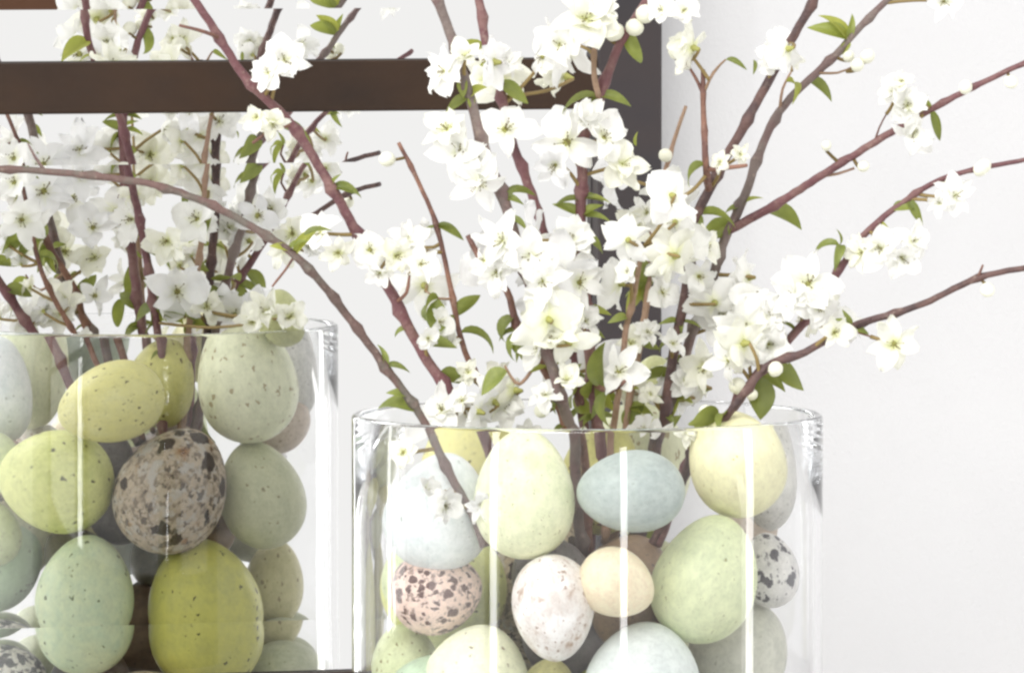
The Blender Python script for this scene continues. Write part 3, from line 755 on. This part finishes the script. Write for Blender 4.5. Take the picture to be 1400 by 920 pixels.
# ---- flowers one sees directly: pixel, petal length in pixels, tilt of the axis (right, up), tone
for a in [
  (388, 82, 50, .25, .25), (368, 100, 40, -.5, .2), (352, 160, 34, -.4, -.2, 1), (372, 168, 26, .1, -.6, 1),
  (438, 318, 42, -.3, .2), (462, 345, 36, .1, -.3, 1), (505, 342, 40, .2, .3), (540, 350, 42, .5, .1, 1), (575, 362, 36, .5, .4), (520, 372, 34, -.2, -.5), (555, 330, 34, .3, .6),
  (600, 440, 28, .6, .2), (585, 462, 26, .4, -.3), (612, 470, 26, .3, .5), (640, 510, 30, -.1, .5, 1),
  (608, 98, 40, -.6, .3), (636, 78, 34, .1, .7, 1), (690, 88, 36, .6, .3), (662, 108, 30, .2, .1, 1),
  (765, 62, 58, -.15, .1), (800, 28, 52, .25, .5, 1), (820, 15, 44, .4, .6), (742, 78, 40, -.6, -.2),
  (628, 208, 58, -.2, .0), (655, 250, 44, .1, -.55), (690, 178, 50, .3, .35), (612, 178, 40, -.5, .5, 1), (650, 225, 50, .0, .1),
  (775, 195, 60, -.1, .05), (800, 170, 46, .2, .6), (850, 225, 42, .5, .2, 1), (825, 190, 46, .5, .4), (760, 225, 44, -.3, -.4, 2),
  
  (688, 330, 46, -.4, .3), (728, 352, 50, .0, .1), (680, 372, 46, -.5, -.1), (742, 384, 52, .1, -.2), (792, 386, 46, .5, .1), (662, 356, 34, -.7, .2), (770, 352, 44, .4, .4, 1), (780, 330, 38, .3, .5),
  (900, 300, 48, -.1, .3), (930, 322, 50, .2, .1), (962, 338, 40, .6, .1, 1), (912, 352, 44, .1, -.3), (955, 378, 42, .5, -.3), (885, 292, 36, -.5, .4), (872, 310, 32, -.6, 0, 1),
  (760, 462, 52, -.2, .5, 1), (738, 478, 36, -.6, .1), (845, 508, 58, .05, .1), (800, 440, 34, .3, .4), (862, 470, 30, .3, .6, 1), (905, 400, 36, .4, .2), (885, 455, 30, .3, .5),
  (605, 562, 44, -.2, .4), (645, 572, 46, .1, .2), (685, 552, 44, .4, .3), (660, 548, 36, .1, .6, 2), (632, 548, 30, -.3, .6),
  (990, 432, 52, -.3, .3), (1022, 450, 58, .1, .1), (1052, 432, 48, .5, .3), (998, 492, 50, -.2, -.2), (965, 502, 40, -.5, .0, 1), (1028, 412, 46, .2, .6), (1050, 470, 46, .4, -.2),
  (1105, 388, 50, .0, .25), (1118, 420, 44, .3, -.3), (1085, 405, 40, -.5, .1), (1140, 455, 30, .4, .1, 1),
  (1240, 145, 46, .1, .2), (1222, 128, 38, -.4, .4), (1248, 180, 38, .3, -.4), (1232, 112, 30, .0, .7, 1),
  (1205, 340, 44, -.2, .2), (1232, 352, 42, .3, -.2), (1248, 330, 34, .6, .3), (1180, 345, 32, -.6, .2, 1),
  (1305, 268, 34, .3, .3), (1285, 278, 26, -.3, -.2), (1222, 470, 40, .2, .0, 1),
  (1058, 88, 34, -.1, .3), (1078, 78, 26, .4, .4, 1), (1290, 2, 34, .1, -.2), (1012, 212, 24, .3, .5, 1), (985, 222, 22, -.4, .4, 1), (930, 60, 24, -.4, .2, 1), (935, 15, 30, .2, .2), (905, 14, 30, -.2, .4),
  (608, 690, 30, .4, -.3), (585, 668, 26, .4, .3), (552, 618, 32, -.2, .1, 1), (722, 592, 30, .1, .3), (902, 606, 40, -.2, .3), (938, 606, 26, .3, .1, 1), (880, 590, 32, -.4, .5), (690, 600, 30, -.3, .4, 2),
  (795, 600, 26, .2, .4, 1), (660, 690, 26, -.2, -.3, 2), (745, 540, 30, -.3, .5), (775, 520, 28, .0, .6, 1), (920, 470, 34, .2, .4), (935, 520, 30, .4, .2), (890, 540, 26, -.2, .4, 1),
  (858, 372, 32, -.4, .2)]:
    fl(a[0], a[1], a[2], a[3], a[4], a[5] if len(a) > 5 else 0)
# ---- flowers on the far side, turned to the mirror
for a in [
  (22, 182, 46), (62, 178, 48), (96, 205, 48), (128, 185, 40), (60, 262, 50), (30, 300, 42), (98, 272, 46), (128, 312, 42), (88, 345, 46), (130, 352, 40), (182, 300, 38), (60, 320, 40),
  (238, 188, 44), (262, 180, 40), (320, 185, 44), (350, 182, 40), (230, 330, 46), (270, 345, 48), (242, 398, 46), (330, 330, 42), (352, 295, 40), (312, 312, 40), (270, 300, 36),
  (30, 432, 40), (62, 424, 38), (92, 412, 40), (130, 405, 40), (322, 430, 44), (352, 418, 40), (282, 420, 40), (20, 250, 42), (372, 286, 38), (205, 250, 38), (225, 215, 34),
  (366, 428, 42), (345, 436, 36), (108, 42, 46), (150, 22, 46), (152, 64, 44), (202, 30, 46), (232, 62, 44), (250, 20, 40), (342, 20, 38), (410, 28, 34), (180, 180, 36), (150, 232, 34), (110, 240, 40), (300, 200, 36), (400, 320, 34), (420, 340, 30)]:
    vfl(a[0], a[1], a[2], None, None, frnd.choice((0, 0, 1, 2)))
for (x, y, r, o_) in ((366, 428, 40, -.082), (396, 434, 30, -.085), (346, 440, 34, -.078)):
    p = V(x, y, o_); d, b, i = nearest(p)
    flower(p, axis_of(frnd.uniform(-.3, .3), .35, True), r / VPM, b, b['pts'][i], 1)
# ---- buds
for a in [(530, 218, 13, -.6, .1), (910, 213, 14, -.2, .5), (1186, 78, 15), (1345, 228, 12), (1350, 396, 13, .1, -.5), (965, 563, 13, 0, .3), (740, 562, 15, .1, .5), (1008, 528, 14, .1, .5), (925, 70, 14), (840, 45, 17, .5, .5),
          (882, 20, 20, .1, .4), (868, 38, 15, -.3, .2), (1160, 78, 10), (1180, 228, 12, .5, .2), (1320, 120, 12), (1382, 112, 12, .2, -.4), (1130, 200, 10, 0, .8), (1300, 250, 12, 0, .5), (1340, 232, 14), (1172, 90, 12), (1060, 505, 12), (700, 600, 14), (945, 615, 15), (1028, 540, 12)]:
    bud(*a)
# ---- leaves: foot, tip
for a in [
  (1150, 55, 1105, 12, 1.1, 1), (1152, 52, 1168, 12, .9, 1), (1150, 50, 1152, 85, 1.5, 1), (1140, 42, 1128, 2, 1.2, 1),
  (990, 90, 1030, 82, .8, 0), (1030, 82, 1040, 105, .9, 0), (1145, 335, 1098, 322, 1.3, 0), (1145, 335, 1155, 312, .8, 0), (1225, 282, 1255, 264, 1.5, 0), (1235, 285, 1268, 312, .8, 0), (1205, 305, 1222, 300, 1, 1),
  (1275, 155, 1298, 205, .8, 0), (1270, 145, 1252, 122, .8, 0), (470, 262, 512, 236, .9, 0), (468, 258, 450, 232, .9, 0), (462, 252, 490, 248, 1, 0), (415, 322, 458, 300, .9, 0), (418, 330, 428, 285, .8, 1), (392, 335, 372, 325, 1.2, 1), (402, 340, 415, 318, 1.2, 0),
  (602, 318, 560, 318, .8, 0), (602, 320, 648, 312, 1, 0), (602, 318, 622, 300, .9, 0), (528, 498, 568, 482, .9, 0), (530, 500, 526, 465, 1, 0), (555, 448, 532, 450, 1.3, 0), (560, 560, 508, 530, 1.6, 0), (548, 540, 530, 525, 1.2, 0),
  (690, 510, 640, 530, 1.5, 0), (700, 445, 655, 470, 1.5, 0), (700, 450, 690, 500, 1.4, 0), (702, 448, 672, 440, 1.3, 0), (715, 460, 722, 505, 1.1, 1), (705, 445, 745, 435, 1, 0), (720, 500, 745, 490, .9, 1),
  (818, 132, 748, 128, 1.0, 0), (820, 130, 876, 122, 1.0, 0), (815, 132, 792, 158, 1.2, 0), (640, 128, 660, 110, 1.8, 1), (642, 130, 655, 145, 2.0, 1), (640, 120, 598, 146, 1.0, 0), (680, 110, 735, 138, 1.0, 0), (640, 118, 625, 135, 1.5, 1), (665, 92, 650, 88, 1.4, 1),
  (795, 290, 760, 262, 1.0, 0), (795, 292, 815, 262, 1.1, 1), (790, 270, 752, 270, .9, 0), (690, 265, 722, 258, 1.2, 0), (688, 268, 705, 248, 1.1, 0), (800, 300, 842, 288, 1.0, 0), (798, 290, 775, 305, 1.1, 0), (802, 312, 848, 322, 1.2, 0), (800, 285, 840, 262, .8, 1), (870, 200, 866, 178, .9, 1),
  (975, 302, 960, 318, 1.5, 0), (1010, 275, 1040, 258, .9, 1), (1010, 270, 990, 285, 1, 0), (980, 300, 995, 318, 1.2, 0),
  (808, 425, 840, 412, 1.1, 1), (808, 440, 832, 452, 1.0, 0), (925, 435, 900, 430, .9, 0), (926, 432, 965, 438, .7, 0), (922, 440, 938, 452, 1, 0), (1160, 447, 1148, 425, 1.2, 0), (1165, 447, 1192, 442, 1.3, 0), (1150, 430, 1162, 420, .9, 0), (1080, 445, 1070, 430, .9, 0),
  (800, 620, 785, 645, 1.4, 0), (795, 560, 770, 575, 1.2, 0), (860, 560, 880, 545, 1.3, 1), (930, 540, 915, 575, 1.4, 1), (905, 560, 930, 570, 1.4, 0), (820, 560, 842, 548, 1.2, 0), (880, 700, 905, 770, 1.0, 0), (770, 575, 750, 590, 1.2, 0), (935, 545, 955, 530, 1.2, 1), (870, 560, 850, 590, 1.2, 0), (880, 545, 868, 525, 1.2, 1)]:
    leaf(*a)
for a in [(860, 575, 872, 540, 1.5, 0), (870, 560, 900, 548, 1.6, 1), (915, 560, 900, 530, 1.5, 0), (925, 530, 950, 545, 1.5, 1), (905, 585, 925, 560, 1.4, 0), (812, 575, 790, 560, 1.3, 0), (930, 500, 912, 480, 1.3, 0), (945, 575, 975, 590, 1.2, 1),
          (765, 545, 742, 560, 1.2, 0), (880, 480, 905, 470, 1.3, 0), (850, 440, 828, 430, 1.2, 0), (920, 455, 890, 462, 1.3, 0), (700, 470, 665, 490, 1.5, 0), (745, 500, 770, 485, 1.3, 1), (795, 270, 830, 250, 1.1, 0), (800, 310, 765, 325, 1.2, 0), (690, 240, 668, 258, 1.1, 0), (700, 300, 728, 310, 1.1, 0)]:
    leaf(*a)
# leaves on the far side, seen in the mirror
def vleaf(x, y, w=1.1, tone=0):
    best = None
    for k in range(-12, 13):
        p = V(x, y, k * .008); d, b, i = nearest(p)
        if best is None or d < best[0]: best = (d, p, b, i)
    d, p, b, i = best
    if d > .035: return
    s = b['pts'][i]; L = frnd.uniform(.016, .026)
    X = ((p - s).normalized() + Vector((frnd.uniform(-.5, .5), frnd.uniform(-.2, .6), frnd.uniform(-.4, .6)))).normalized()
    up = Vector((frnd.uniform(-.5, .5), .8, .8)); Z = (up - X * up.dot(X)).normalized(); Y = Z.cross(X)
    o = link_obj('leaf', frnd.choice(LEAF[tone]), b['root']); o.location = s - b['base']; o.rotation_mode = 'QUATERNION'
    o.rotation_quaternion = Matrix((X, Y, Z)).transposed().to_quaternion(); o.scale = (L, L * w, L)
for a in [(20, 330), (50, 325), (70, 330), (15, 350), (200, 370), (210, 400), (180, 410), (225, 420, 1.4, 1), (260, 300), (275, 318), (380, 240), (350, 225), (330, 230), (310, 215), (385, 205), (190, 425), (160, 420), (250, 420), (330, 390), (345, 385), (95, 20, 1.2, 1), (200, 5), (400, 60, 1, 1), (435, 65), (250, 160), (90, 165), (205, 425, 1.5), (215, 430, 1.4, 1), (180, 400, 1.3), (235, 410, 1.3), (240, 440, 1.4), (170, 440, 1.3), (300, 400, 1.3), (310, 380, 1.3), (330, 400, 1.4), (20, 400, 1.3), (10, 320, 1.4), (40, 340, 1.4), (60, 350), (265, 290), (270, 310, 1.2, 1), (215, 350), (120, 385)]:
    vleaf(*a)
